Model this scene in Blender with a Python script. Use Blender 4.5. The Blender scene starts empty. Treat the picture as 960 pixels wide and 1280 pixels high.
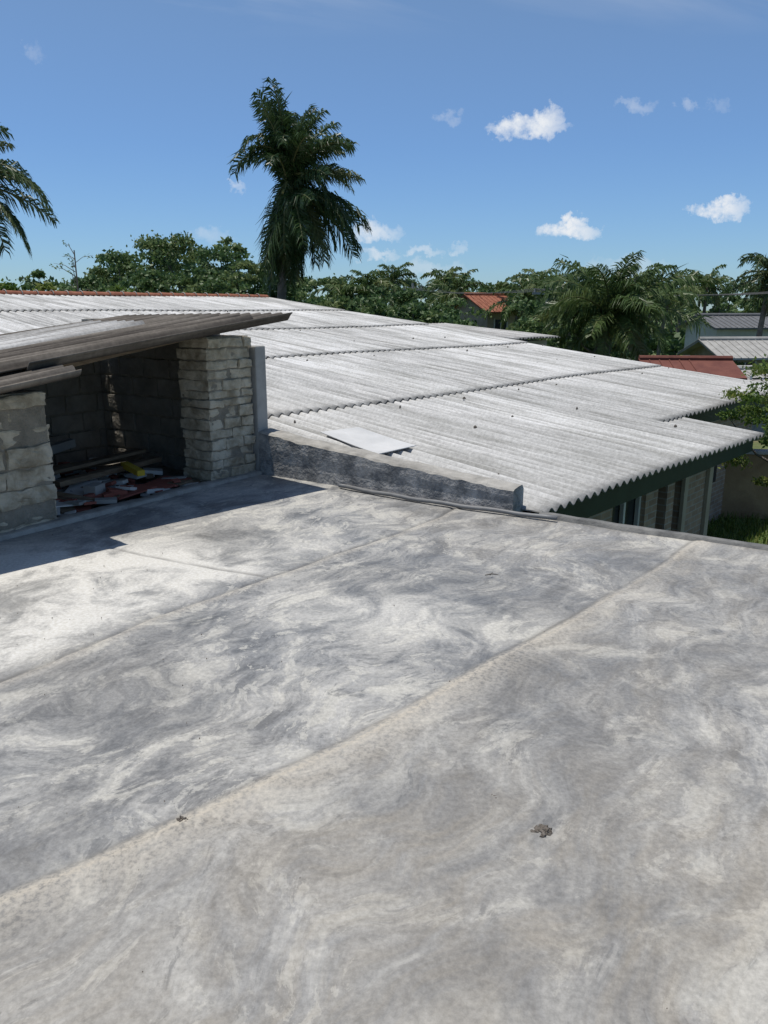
import bpy, bmesh, math, random
import numpy as np
from mathutils import Vector, noise
random.seed(11); rng=np.random.default_rng(11)
scene=bpy.context.scene
Z=np.array([0,0,1.0])
G=-2.3                                   # ground level (the flat roof slab is z=0)
C0=np.array([-1.24,7.61,0.0])            # far corner of the slab
E1=np.array([.835,-.550,0.0]); E2=np.array([-.550,-.835,0.0]); D=-E2; N=-E1
A0=np.array([1.26,6.20,0.0])             # near eave corner of the long roof
G1=np.array([.744,-.668,0.0]); G2=np.array([.668,.744,0.0])
# ---------------------------------------------------------------- helpers
def link(o,parent=None):
    scene.collection.objects.link(o)
    if parent is not None: o.parent=parent
    return o
def empty(name):
    return link(bpy.data.objects.new(name,None))
def np_mesh(name,V,F,mats,parent=None,smooth=False,attrs=None,mi=None):
    V=np.asarray(V,dtype=np.float32); F=np.asarray(F,dtype=np.int32); k=F.shape[1]
    me=bpy.data.meshes.new(name)
    me.vertices.add(len(V)); me.vertices.foreach_set('co',V.ravel())
    me.loops.add(F.size); me.loops.foreach_set('vertex_index',F.ravel())
    me.polygons.add(len(F)); me.polygons.foreach_set('loop_start',np.arange(len(F),dtype=np.int32)*k)
    if not isinstance(mats,(list,tuple)): mats=[mats]
    for m in mats: me.materials.append(m)
    if mi is not None: me.polygons.foreach_set('material_index',np.asarray(mi,dtype=np.int32))
    me.polygons.foreach_set('use_smooth',np.full(len(F),smooth,dtype=bool))
    me.update(calc_edges=True)
    for an,av in (attrs or {}).items():
        av=np.asarray(av,dtype=np.float32)
        if av.ndim==1:
            a=me.attributes.new(an,'FLOAT','POINT'); a.data.foreach_set('value',av)
        else:
            a=me.attributes.new(an,'FLOAT_VECTOR','POINT'); a.data.foreach_set('vector',av.ravel())
    return link(bpy.data.objects.new(name,me),parent)
class MB:
    def __init__(s): s.V=[];s.F=[];s.M=[];s.n=0
    def add(s,V,F,mi=0):
        V=np.asarray(V,float); F=np.asarray(F,int)
        s.V.append(V); s.F.append(F+s.n); s.M.append(np.full(len(F),mi)); s.n+=len(V)
    def box(s,o,ax,ay,az,rx,ry,rz,mi=0):
        V=[np.asarray(o)+ax*x+ay*y+az*z for z in rz for y in ry for x in rx]
        s.add(V,[[0,1,3,2],[4,6,7,5],[0,4,5,1],[2,3,7,6],[0,2,6,4],[1,5,7,3]],mi)
    def tube(s,P,R,seg=8,mi=0):
        P=[np.asarray(p,float) for p in P]; V=[];F=[]
        for i,p in enumerate(P):
            t=P[min(i+1,len(P)-1)]-P[max(i-1,0)]; t/=np.linalg.norm(t)+1e-9
            u=np.cross(t,[0.31,.2,.93] if abs(t[2])<.9 else [1,0.1,0]); u/=np.linalg.norm(u); w=np.cross(t,u)
            r=R[i] if hasattr(R,'__len__') else R
            for k in range(seg):
                a=2*math.pi*k/seg; V.append(p+r*(u*math.cos(a)+w*math.sin(a)))
        for i in range(len(P)-1):
            for k in range(seg):
                F.append([i*seg+k,i*seg+(k+1)%seg,(i+1)*seg+(k+1)%seg,(i+1)*seg+k])
        for base,pt in ((0,P[0]),((len(P)-1)*seg,P[-1])):
            V.append(pt); ci=len(V)-1
            for k in range(0,seg-1,2): F.append([base+k,base+k+1,base+(k+2)%seg,ci])
        s.add(V,F,mi)
    def build(s,name,mats,parent=None,smooth=False,bevel=0,attrs=None):
        o=np_mesh(name,np.concatenate(s.V),np.concatenate(s.F),mats,parent,smooth,attrs,np.concatenate(s.M))
        if bevel:
            m=o.modifiers.new('bevel','BEVEL'); m.width=bevel; m.segments=2; m.limit_method='ANGLE'
        return o
def _tpl(c):
    bm=bmesh.new(); bmesh.ops.create_cube(bm,size=1); bmesh.ops.subdivide_edges(bm,edges=bm.edges[:],cuts=c,use_grid_fill=True)
    bm.verts.ensure_lookup_table(); V=np.array([v.co[:] for v in bm.verts]); F=np.array([[v.index for v in f.verts] for f in bm.faces]); bm.free(); return V,F
TV,TF=_tpl(3); TV5,TF5=_tpl(7)
def rough(mb,o,ax,ay,az,cx,cy,cz,sx,sy,sz,j=.012,mi=0,freq=9,hi=False):
    V=(TV5 if hi else TV).copy()
    r=np.sort(np.abs(V),axis=1); k=(r[:,1]>.49)
    V[k]*=np.array([1-.02,1-.03,1-.06])
    off=random.random()*50
    P=np.asarray(o)+ax*cx+ay*cy+az*cz+np.outer(V[:,0]*sx,ax)+np.outer(V[:,1]*sy,ay)+np.outer(V[:,2]*sz,az)
    for i in range(len(P)):
        q=Vector(P[i]*freq)+Vector((off,0,0))
        P[i]+=np.array(noise.noise_vector(q))*j
        if hi: P[i]+=np.array(noise.noise_vector(q*3.7))*j*.45
    mb.add(P,TF5 if hi else TF,mi)
# ---------------------------------------------------------------- node helpers
def mat(name):
    m=bpy.data.materials.new(name); m.use_nodes=True; nt=m.node_tree
    b=nt.nodes['Principled BSDF']; b.inputs['Roughness'].default_value=.85
    b.inputs['Specular IOR Level'].default_value=.25
    return m,nt,b
class NT:
    def __init__(s,nt): s.nt=nt
    def n(s,t,**k):
        x=s.nt.nodes.new(t)
        for a,b in k.items(): setattr(x,a,b)
        return x
    def L(s,a,b): s.nt.links.new(a,b)
    def val(s,v,inp):
        if hasattr(v,'links'): s.L(v,inp)
        else: inp.default_value=v
    def math(s,op,a,b=0.0,c=None,clamp=False):
        x=s.n('ShaderNodeMath',operation=op,use_clamp=clamp); s.val(a,x.inputs[0]); s.val(b,x.inputs[1])
        if c is not None: s.val(c,x.inputs[2])
        return x.outputs[0]
    def mix(s,f,a,b,mode='MIX'):
        x=s.n('ShaderNodeMix',data_type='RGBA',blend_type=mode); s.val(f,x.inputs[0])
        for v,i in ((a,6),(b,7)):
            if isinstance(v,tuple): x.inputs[i].default_value=(*v,1)
            else: s.L(v,x.inputs[i])
        return x.outputs[2]
    def ramp(s,f,stops):
        x=s.n('ShaderNodeValToRGB'); s.L(f,x.inputs[0]); e=x.color_ramp.elements
        while len(e)<len(stops): e.new(.5)
        for i,(p,c) in enumerate(stops):
            e[i].position=p; e[i].color=(*c,1) if isinstance(c,tuple) else (c,c,c,1)
        return x.outputs[0]
    def obj(s): return s.n('ShaderNodeTexCoord').outputs['Object']
    def attr(s,nm,out='Fac'): return s.n('ShaderNodeAttribute',attribute_name=nm).outputs[out]
    def map(s,v,sc=(1,1,1),rot=(0,0,0),loc=(0,0,0)):
        r=s.n('ShaderNodeMapping'); s.L(v,r.inputs[0]); r.inputs['Rotation'].default_value=rot; r.inputs['Location'].default_value=loc
        if tuple(sc)==(1,1,1): return r.outputs[0]
        x=s.n('ShaderNodeMapping'); s.L(r.outputs[0],x.inputs[0]); x.inputs['Scale'].default_value=sc
        return x.outputs[0]
    def noise(s,v,scale,detail=6,rough=.55,dist=0.0,two=False):
        x=s.n('ShaderNodeTexNoise'); s.L(v,x.inputs['Vector']); x.inputs['Scale'].default_value=scale; x.inputs['Detail'].default_value=detail
        if two: x.noise_dimensions='2D'
        x.inputs['Roughness'].default_value=rough; x.inputs['Distortion'].default_value=dist
        return x.outputs['Fac']
    def bump(s,h,strength,dist,b,normal=None):
        x=s.n('ShaderNodeBump'); s.L(h,x.inputs['Height']); x.inputs['Strength'].default_value=strength; x.inputs['Distance'].default_value=dist
        if normal is not None: s.L(normal,x.inputs['Normal'])
        if b is not None: s.L(x.outputs[0],b.inputs['Normal'])
        return x.outputs[0]
def simple(name,c1,c2,scale=4,bump=.3,dist=.01,rough=.85,sc=(1,1,1),lo=.3,hi=.7):
    m,nt,b=mat(name); q=NT(nt); v=q.map(q.obj(),sc)
    f=q.noise(v,scale,5,.65,.3)
    c=q.ramp(f,[(lo,c1),(hi,c2)]); q.L(c,b.inputs['Base Color']); b.inputs['Roughness'].default_value=rough
    if bump>.25: q.bump(q.noise(v,scale*6,2,.6),bump,dist,b)
    return m
# ---------------------------------------------------------------- materials
def m_slab():
    m,nt,b=mat('worn_cement_screed'); q=NT(nt); P=q.obj()
    def n2(v,s,d,r): return q.noise(v,s,d,r,0,True)
    wn=q.n('ShaderNodeTexNoise',noise_dimensions='2D'); q.L(P,wn.inputs['Vector']); wn.inputs['Scale'].default_value=1.5; wn.inputs['Detail'].default_value=2
    vm=q.n('ShaderNodeVectorMath',operation='MULTIPLY_ADD'); q.L(wn.outputs['Color'],vm.inputs[0]); vm.inputs[1].default_value=(.50,.50,0); q.L(P,vm.inputs[2])
    W=vm.outputs[0]
    big=n2(P,.8,2,.5)
    mott=n2(W,1.9,9,.66)
    strk=n2(q.map(W,(1,2.8,1),(0,0,math.radians(-46))),2.2,8,.66)
    brsh=n2(q.map(W,(1,9,1),(0,0,math.radians(-62))),2.6,6,.66)
    fine=n2(P,48,3,.7)
    lp=n2(q.map(W,(1,1.7,1),(0,0,math.radians(-38)),(3,9,0)),2.5,10,.72)
    lp2=n2(q.map(W,(1.3,1,1),(0,0,math.radians(15)),(11,2,0)),6.0,8,.72)
    sw=q.attr('swirl')
    f=q.math('ADD',q.math('MULTIPLY',mott,.45),q.math('MULTIPLY',strk,.35))
    f=q.math('ADD',f,q.math('MULTIPLY',brsh,.20))
    f=q.math('ADD',f,q.math('MULTIPLY',sw,.075))
    base=q.ramp(f,[(.36,(.120,.124,.127)),(.44,(.185,.187,.187)),(.51,(.255,.252,.243)),(.58,(.33,.322,.302)),(.66,(.43,.415,.38))])
    base=q.mix(.5,base,q.ramp(big,[(.35,.36),(.65,.61)]),'OVERLAY')
    dm=q.math('MULTIPLY',q.ramp(lp,[(.37,.80),(.462,0.0)]),q.ramp(strk,[(.40,1.0),(.60,.25)]))
    base=q.mix(dm,base,(.105,.110,.116))
    lf=q.math('ADD',lp,q.math('MULTIPLY',sw,.04))
    lm=q.math('MULTIPLY',q.ramp(lf,[(.540,0.0),(.556,.6),(.64,.95)]),q.math('MULTIPLY',q.ramp(mott,[(.42,.15),(.56,.9)]),q.attr('patchy')))
    base=q.mix(lm,base,(.455,.438,.39))
    l2=q.math('MULTIPLY',q.math('MULTIPLY',q.ramp(lp2,[(.572,0.0),(.595,.8)]),q.ramp(big,[(.42,.15),(.58,.85)])),q.attr('patchy'))
    base=q.mix(l2,base,(.45,.435,.39))
    d2=q.math('MULTIPLY',q.ramp(lp2,[(.38,.55),(.42,0.0)]),q.ramp(brsh,[(.42,1.0),(.56,.1)]))
    base=q.mix(d2,base,(.10,.105,.11))
    bm_=q.math('MULTIPLY',q.attr('beige'),q.ramp(strk,[(.36,.95),(.60,.25)]))
    base=q.mix(q.math('MULTIPLY',bm_,.52),base,(.355,.312,.245))
    base=q.mix(q.math('MULTIPLY',q.attr('pale'),q.ramp(mott,[(.38,.25),(.54,1.0)])),base,(.60,.58,.53))
    base=q.mix(q.math('MULTIPLY',q.attr('crack'),q.ramp(fine,[(.3,.5),(.5,1.0)])),base,(.085,.083,.08))
    base=q.mix(q.math('MULTIPLY',q.attr('sand'),q.ramp(fine,[(.34,.35),(.52,.95)])),base,(.41,.37,.305))
    base=q.mix(.26,base,q.ramp(fine,[(.30,.20),(.70,.80)]),'OVERLAY')
    q.L(base,b.inputs['Base Color'])
    q.L(q.ramp(mott,[(.35,.48),(.6,.82)]),b.inputs['Roughness'])
    h=q.math('ADD',q.math('MULTIPLY',n2(P,8,4,.6),.5),q.math('MULTIPLY',sw,.22))
    q.bump(h,.5,.014,b)
    return m
def m_asb(name,c_lo,c_hi,dirt,dirtamt,eave=0.0,vs=.55):
    m,nt,b=mat(name); q=NT(nt); Q=q.attr('qs','Vector')
    f=q.noise(Q,.6,5,.62,0,True); st=q.noise(q.map(Q,(.45,8,1)),1.0,6,.68,0,True)
    c=q.ramp(f,[(.3,c_lo),(.7,c_hi)])
    if eave>0:
        sx=q.n('ShaderNodeSeparateXYZ'); q.L(Q,sx.inputs[0])
        e=q.math('SUBTRACT',1.0,q.math('DIVIDE',sx.outputs[0],9.0),clamp=True)
        c=q.mix(q.math('MULTIPLY',e,eave),c,dirt)
    c=q.mix(q.math('MULTIPLY',q.ramp(st,[(.42,0.0),(.66,1.0)]),dirtamt),c,dirt)
    c=q.mix(.6,c,q.ramp(q.attr('sheet'),[(0,.34),(1,.60)]),'OVERLAY')
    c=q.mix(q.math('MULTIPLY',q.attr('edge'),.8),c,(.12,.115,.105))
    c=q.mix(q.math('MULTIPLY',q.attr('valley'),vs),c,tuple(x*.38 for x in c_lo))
    sp=q.noise(Q,24,3,.74,0,True); c=q.mix(.4,c,q.ramp(sp,[(.3,.28),(.7,.70)]),'OVERLAY')
    q.L(c,b.inputs['Base Color']); b.inputs['Roughness'].default_value=.85; b.inputs['Specular IOR Level'].default_value=.12
    return m
def m_leaf(name,c1,c2,c3,trans=.3,rough=.5):
    m=bpy.data.materials.new(name); m.use_nodes=True; nt=m.node_tree; q=NT(nt); b=nt.nodes['Principled BSDF']
    c=q.ramp(q.attr('var'),[(0,c1),(.55,c2),(1,c3)])
    q.L(c,b.inputs['Base Color']); b.inputs['Roughness'].default_value=rough; b.inputs['Specular IOR Level'].default_value=.3
    t=q.n('ShaderNodeBsdfTranslucent'); q.L(c,t.inputs['Color'])
    x=q.n('ShaderNodeMixShader'); x.inputs[0].default_value=trans; q.L(b.outputs[0],x.inputs[1]); q.L(t.outputs[0],x.inputs[2])
    q.L(x.outputs[0],nt.nodes['Material Output'].inputs['Surface']); return m
M_slab=m_slab()
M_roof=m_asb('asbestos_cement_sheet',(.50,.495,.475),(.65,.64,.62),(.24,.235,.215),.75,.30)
M_oldroof=m_asb('weathered_asbestos_sheet',(.105,.090,.075),(.22,.195,.165),(.045,.038,.032),.8,0,.85)
M_whitesheet=m_asb('pale_sheet',(.36,.355,.34),(.52,.51,.49),(.15,.14,.125),.8)
M_block=simple('limewashed_block',(.25,.21,.145),(.53,.475,.37),6,.7,.012,lo=.34,hi=.62)
M_mortar=simple('mortar',(.18,.16,.125),(.31,.28,.225),9,.7,.02)
M_cblock=simple('cement_block',(.18,.165,.14),(.31,.29,.25),4,.7,.015)
M_plaster=simple('grey_plaster',(.25,.245,.23),(.40,.39,.365),3,.4,.01)
M_parapet=simple('weathered_parapet',(.14,.145,.15),(.42,.41,.395),5,.8,.015,lo=.40,hi=.66)
M_parapet_top=simple('parapet_cap',(.20,.19,.17),(.42,.40,.36),6,.6,.012)
M_kerb=simple('dark_kerb',(.09,.09,.088),(.22,.215,.20),6,.6,.012)
M_pipe=simple('dark_sheet',(.10,.10,.10),(.17,.17,.17),6,.1,.003,.5)
M_conduit=simple('grey_conduit',(.15,.15,.15),(.22,.22,.215),6,.1,.003,.45)
M_green=simple('dark_green_fascia',(.010,.022,.017),(.020,.040,.030),3,.15,.004,.5)
M_wood=simple('old_timber',(.12,.085,.055),(.25,.19,.13),6,.4,.005,sc=(1,1,6))
M_cream=simple('cream_wall',(.30,.25,.18),(.42,.36,.28),2,.3,.01)
M_tanwall=simple('tan_boundary_wall',(.19,.12,.065),(.38,.27,.15),1.4,.4,.02)
M_tile=simple('terracotta',(.18,.06,.035),(.34,.14,.085),5,.4,.01)
M_redroof=simple('rusty_red_roof',(.10,.035,.028),(.18,.07,.05),2,.4,.02)
M_redshard=simple('red_shard',(.22,.07,.05),(.34,.12,.09),2,.2,.02)
M_glass=simple('dark_window',(.02,.022,.025),(.04,.045,.05),1,.0,.001,.2)
M_white=simple('white_paint',(.50,.49,.46),(.66,.65,.62),2,.1,.003,.6)
M_loose=simple('fibre_cement_board',(.46,.46,.45),(.58,.575,.56),3,.1,.003,.7)
M_yellow=simple('yellow_board',(.45,.33,.03),(.6,.45,.06),5,.2,.004)
M_mud=simple('dried_mud',(.08,.068,.055),(.19,.165,.14),30,.8,.01)
M_bark=simple('bark',(.10,.085,.07),(.22,.19,.16),4,.8,.03)
M_soil=simple('shed_floor_rubble',(.12,.11,.095),(.27,.25,.21),7,.9,.03)
M_coco=simple('coconut_husk',(.10,.12,.03),(.22,.18,.06),3,.2,.01)
M_palm=m_leaf('palm_leaf',(.022,.048,.016),(.050,.090,.028),(.17,.16,.07),.20,.40)
M_palm2=m_leaf('young_palm_leaf',(.05,.09,.028),(.10,.15,.045),(.20,.19,.08),.28,.42)
M_tree=m_leaf('tree_leaf',(.042,.088,.030),(.095,.16,.055),(.19,.24,.095),.32)
M_bush=m_leaf('bright_leaf',(.06,.12,.022),(.14,.20,.04),(.24,.26,.07),.35)
def m_brick():
    m,nt,b=mat('weathered_brick'); q=NT(nt); Q=q.attr('qs','Vector')
    x=q.n('ShaderNodeTexBrick'); q.L(Q,x.inputs['Vector']); x.inputs['Scale'].default_value=1.0
    x.inputs['Brick Width'].default_value=.23; x.inputs['Row Height'].default_value=.085; x.inputs['Mortar Size'].default_value=.008
    x.inputs['Color1'].default_value=(.34,.25,.18,1); x.inputs['Color2'].default_value=(.26,.18,.13,1); x.inputs['Mortar'].default_value=(.33,.30,.26,1)
    c=q.mix(.5,x.outputs['Color'],q.ramp(q.noise(q.obj(),5,5,.65),[(.3,.3),(.7,.7)]),'OVERLAY'); q.L(c,b.inputs['Base Color'])
    q.bump(x.outputs['Fac'],-.4,.01,b); return m
M_brick=m_brick()
def m_ground():
    m,nt,b=mat('grassy_ground'); q=NT(nt); P=q.obj()
    f=q.noise(P,.18,5,.6,.5); g=q.noise(P,3,5,.7)
    c=q.ramp(f,[(.35,(.045,.085,.02)),(.52,(.08,.12,.035)),(.68,(.20,.16,.10))])
    c=q.mix(.6,c,q.ramp(g,[(.3,.25),(.7,.75)]),'OVERLAY'); q.L(c,b.inputs['Base Color']); b.inputs['Roughness'].default_value=.95; return m
M_ground=m_ground()
# ---------------------------------------------------------------- ground
def ground():
    n=80; t=np.linspace(-1,1,n); r=np.sign(t)*np.abs(t)**3*1500
    X,Y=np.meshgrid(r,r+20,indexing='ij'); V=np.stack([X,Y,np.full_like(X,G)],-1).reshape(-1,3)
    i,j=np.meshgrid(np.arange(n-1),np.arange(n-1),indexing='ij'); k=(i*n+j).ravel()
    np_mesh('ground',V,np.stack([k,k+n,k+n+1,k+1],1),M_ground)
ground()
# ---------------------------------------------------------------- flat concrete roof slab
def pl_dist(X,Y,pts):
    best=np.full(X.shape,9.9); side=np.zeros(X.shape)
    for (x0,y0),(x1,y1) in zip(pts[:-1],pts[1:]):
        dx,dy=x1-x0,y1-y0; L=dx*dx+dy*dy
        t=np.clip(((X-x0)*dx+(Y-y0)*dy)/L,0,1); ex=X-(x0+t*dx); ey=Y-(y0+t*dy); d=np.hypot(ex,ey)
        k=d<best; best[k]=d[k]; side[k]=-np.sign((dx*ey-dy*ex))[k]
    return best,side
def fnoise(X,Y,f,seed=0):
    r=np.random.default_rng(seed); s=np.zeros(X.shape)
    for o in range(4):
        for _ in range(4):
            a=r.uniform(0,6.28); ff=f*2**o*r.uniform(.7,1.3); s+=np.sin(ff*(X*math.cos(a)+Y*math.sin(a))+r.uniform(0,6.28))/(2**o)
    return s/5.0
def swirls(X,Y,seed=4):
    """hand-trowel sweeps: short arcs of fine parallel lines"""
    r=np.random.default_rng(seed); S=np.zeros(X.shape)
    for _ in range(150):
        mx=r.uniform(-3.2,4.5); my=r.uniform(.8,7.2); R=r.uniform(.35,1.3); a0=r.uniform(0,6.28)
        cx=mx-R*math.cos(a0); cy=my-R*math.sin(a0)
        half=r.uniform(.2,.7); w=r.uniform(.05,.15); L=R*half+w
        m=(np.abs(X-mx)<L*1.6)&(np.abs(Y-my)<L*1.6)
        if not m.any(): continue
        x=X[m]-cx; y=Y[m]-cy; rad=np.hypot(x,y); ang=np.arctan2(y,x)-a0; ang=(ang+math.pi)%(2*math.pi)-math.pi
        env=np.clip(1-np.abs(ang)/half,0,1)**.8*np.exp(-((rad-R)/w)**4)
        ln=.7*np.sin(rad*2*math.pi/r.uniform(.04,.07)+r.uniform(0,6))+.9*np.sin(rad*2*math.pi/r.uniform(.10,.2)+ang*r.uniform(-2,2))
        S[m]+=env*(ln*.5+r.uniform(-.8,.8))*r.uniform(.4,1.1)
    return np.clip(S,-1.5,1.5)
slab=empty('concrete_flat_roof')
def build_slab():
    n=700; Lp=9.6
    p=np.linspace(0,Lp,n); Pp,Rr=np.meshgrid(p,p,indexing='ij')
    X=C0[0]+Pp*E1[0]+Rr*E2[0]; Y=C0[1]+Pp*E1[1]+Rr*E2[1]
    wx=X+.028*fnoise(X,Y,5,1); wy=Y+.028*fnoise(X,Y,5,2)
    LA=[(.62,6.3),(.446,5.975),(-.10,5.25),(-.692,4.54),(-1.27,3.84),(-1.71,3.15),(-2.6,2.0)]
    LB=[(-1.905,5.12),(-1.3,4.80),(-.742,4.54)]
    LC=[(2.35,5.4),(2.01,5.03),(1.45,4.30),(.911,3.73),(.279,3.076),(-.1215,2.627),(-.667,2.154),(-1.067,1.809),(-2.2,.9)]
    dA,sA=pl_dist(wx,wy,LA); dB,sB=pl_dist(wx,wy,LB); dC,sC=pl_dist(wx,wy,LC)
    z=.005*fnoise(X,Y,1.6,3)+.0012*fnoise(X,Y,9,4)
    z-=.010*np.exp(-(dA/.02)**2)+.008*np.exp(-(dB/.018)**2)
    z+=.012*np.exp(-(dC/.03)**2)+np.where(sC<0,.014,0)*(1-np.exp(-(dC/.02)**2))
    z+=.006*np.exp(-((dA-.04)/.02)**2)*(sA<0)
    brk=np.clip(.65+.8*fnoise(X,Y,7,5),0,1)
    far=np.clip((X-.4)*1.2,0,1)
    crack=np.exp(-(dA/.019)**2)*.85*brk+np.exp(-(dB/.016)**2)*.8*brk+np.exp(-((dC-.03)/.018)**2)*(sC>0)*(.60+.40*far)*brk
    sand=np.exp(-((dC)/.030)**2)*(.75-.30*far+.3*fnoise(X,Y,6,6))+np.exp(-((dC-.06)/.09)**2)*(sC<0)*(.50-.30*far)
    sand+=np.exp(-((dA-.045)/.03)**2)*(sA<0)*.45
    beige=np.clip(.15+.5*fnoise(X,Y,1.7,7),0,1)+np.where(sC<0,.34,0)*np.clip(1.3-dC*.35,0,1)+np.clip((2.6-Y)*.45,0,.6)
    left=(sA>0).astype(float)
    pale=left*np.clip(dA*5,0,1)*np.clip((.15-X)*.9,0,1)*np.clip((5.6-Y)*1.6,.15,1)
    pale=np.clip(pale*np.clip(.85+.45*fnoise(X,Y,2.5,8),0.2,1.1),0,.9)
    pale=np.maximum(pale,np.exp(-((X-.0)/.55)**2-((Y-3.95)/.35)**2)*.5)
    patchy=np.where(sC>0,1.0,.75)
    sw=swirls(X,Y)*np.where(sA>0,.40,1.0)
    V=np.stack([X,Y,z],-1).reshape(-1,3)
    i,j=np.meshgrid(np.arange(n-1),np.arange(n-1),indexing='ij'); k=(i*n+j).ravel()
    F=np.stack([k,k+1,k+n+1,k+n],1)[:,::-1]
    at={'crack':np.clip(crack,0,1).ravel(),'sand':np.clip(sand,0,1).ravel(),'beige':np.clip(beige,0,1).ravel(),'pale':pale.ravel(),'patchy':patchy.ravel(),'swirl':sw.ravel()}
    np_mesh('screed_surface',V,F,M_slab,slab,True,at)
    mb=MB()
    mb.box(C0,E1,E2,Z,(0,Lp),(0,Lp),(-.20,-.03)); mb.build('slab_body',[M_plaster],slab)
    mb=MB(); mb.box(C0,E1,E2,Z,(.15,Lp-.2),(.15,Lp-.2),(G,-.20)); mb.build('building_walls_below',[M_cream],slab)
    mb=MB()
    def kerb(o,ax,ay,a0,a1,w0,w1,h,mi,st=.10):
        nn=int((a1-a0)/st)
        V=[];F=[]
        for t in range(nn+1):
            a=a0+(a1-a0)*t/nn; jj=.016*noise.noise(Vector((a*3,w0*7,h)))+.006*noise.noise(Vector((a*11,w0*7,h)))
            hh=h+.016*noise.noise(Vector((a*4,3,w1)))
            for (w,zz) in ((w0+jj,-.05),(w0-.012+jj,hh-.006),(w0-.03,hh),(w1+.02,hh),(w1,hh-.012),(w1,-.12)):
                V.append(o+ax*a+ay*w+Z*zz)
        for t in range(nn):
            for k in range(5): F.append([t*6+k,t*6+k+1,t*6+7+k,t*6+6+k])
        mb.add(V,F,mi)
    kerb(C0,E1,E2,2.98,Lp,.06,-.03,.034,0)
    kerb(C0,E2,E1,0.02,Lp,.05,-.10,.035,1)
    mb.build('edge_kerb',[M_kerb,M_parapet_top],slab,True)
build_slab()
# ---------------------------------------------------------------- low parapet wall
def parapet():
    L=2.74; n=110; V=[];F=[];mi=[]
    for t in range(n+1):
        p=L*t/n; h=.43-.245*(p/L)**.9+.014*noise.noise(Vector((p*3,0,0)))+.006*noise.noise(Vector((p*14,0,0))); j=.010*noise.noise(Vector((p*6,5,0)))
        e=.02+.012*noise.noise(Vector((p*9,2,0)))
        prof=[(.014+j,-.03),(.0+j,h*.33),(.004+j*.5,h*.66),(.0+j,h-e),(-.02+j,h-.004),(-.10,h+.006),(-.17,h+.008),(-.20,h-.03),(-.20,-.2)]
        for (w,zz) in prof: V.append(C0+E1*p+E2*w+Z*zz)
    m=len(prof)
    for t in range(n):
        for k in range(m-1):
            F.append([t*m+k,t*m+k+1,(t+1)*m+k+1,(t+1)*m+k]); mi.append(1 if 3<=k<=6 else 0)
    for base in (0,n*m):
        F.append([base,base+1,base+7,base+8]); mi.append(0)
        F.append([base+1,base+2,base+3,base+7]); mi.append(0); F.append([base+3,base+4,base+6,base+7]); mi.append(0)
    np_mesh('low_parapet_wall',V,F,[M_parapet,M_parapet_top],None,False,None,mi)
parapet()
mb=MB()
pp=[C0+E1*(1.05+.1*i)+E2*(.085+.05*math.sin(i*.18)+.004*i*.5)+Z*(.026+.004*math.sin(i*1.3)) for i in range(22)]
mb.tube(pp,.018,8); mb.build('drain_pipe',[M_conduit],None,True)
# ---------------------------------------------------------------- long corrugated roof house
house=empty('corrugated_roof_house')
PITCH=.12; Z0=-.06; QR=16.6
def plane_z(q): return Z0+PITCH*q
def corr(name,q0f,q1,s0,s1,parent,M,zf,frame,lift=.022,amp=.024,pitch=.152,nq=10,thick=.011,s0f=None,jit=.02,sheetw=1.05,sag=.02,edgew=.10):
    ns=int((s1-s0)/pitch*10)+1; s=np.linspace(s0,s1,ns); t=np.linspace(0,1,nq+1)**1.3
    sid=np.floor(s/sheetw).astype(int); rr=np.random.default_rng(len(name)*7+int(q1*10)+500)
    jr=rr.uniform(-jit,jit,400)[sid%400]; sh=rr.uniform(0,1,400)[sid%400]; lr=rr.uniform(0,.008,400)[sid%400]
    Q=np.zeros((nq+1,ns)); S=np.zeros_like(Q); H=np.zeros_like(Q); E=np.zeros_like(Q)
    for i,tt in enumerate(t):
        q0=q0f+jr; Q[i]=q0+(q1-q0)*tt; S[i]=s
        if s0f is not None: S[i]=np.maximum(s,s0f(Q[i]))
        H[i]=amp*np.cos(2*math.pi*S[i]/pitch)+(lift+lr)*(1-tt); E[i]=np.exp(-((Q[i]-q0)/edgew)**2)
        H[i]+=sag*.5*(np.sin(S[i]*.9+Q[i]*.4)+np.sin(S[i]*.37+2+Q[i]*.8))
    zz=zf(Q,S)+H
    top=frame(Q,S,zz).reshape(-1,3); bot=frame(Q,S,zz-thick).reshape(-1,3)
    nrow=nq+1; i,j=np.meshgrid(np.arange(nq),np.arange(ns-1),indexing='ij'); k=(i*ns+j).ravel()
    if s0f is not None:
        ok=((S[1:,1:]-S[1:,:-1]>1e-4)|(S[:-1,1:]-S[:-1,:-1]>1e-4)).ravel(); k=k[ok]
    F=[np.stack([k,k+1,k+ns+1,k+ns],1)]; off=nrow*ns
    F.append(F[0][:,::-1]+off)
    j=np.arange(ns-1); F.append(np.stack([j,j+off,j+off+1,j+1],1))
    jj=j+nq*ns; F.append(np.stack([jj,jj+1,jj+off+1,jj+off],1))
    ii=np.arange(nq)*ns; F.append(np.stack([ii,ii+ns,ii+ns+off,ii+off],1)); ii=ii+ns-1; F.append(np.stack([ii,ii+off,ii+ns+off,ii+ns],1))
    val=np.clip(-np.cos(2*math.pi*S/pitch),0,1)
    qs=np.stack([Q,S,np.zeros_like(Q)],-1).reshape(-1,3)
    SH=np.broadcast_to(sh,Q.shape).ravel()
    at={'qs':np.concatenate([qs,qs]),'edge':np.concatenate([E.ravel()*.7]*2),'valley':np.concatenate([val.ravel()]*2),'sheet':np.concatenate([SH]*2)}
    return np_mesh(name,np.concatenate([top,bot]),np.concatenate(F),M,parent,True,at)
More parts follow.
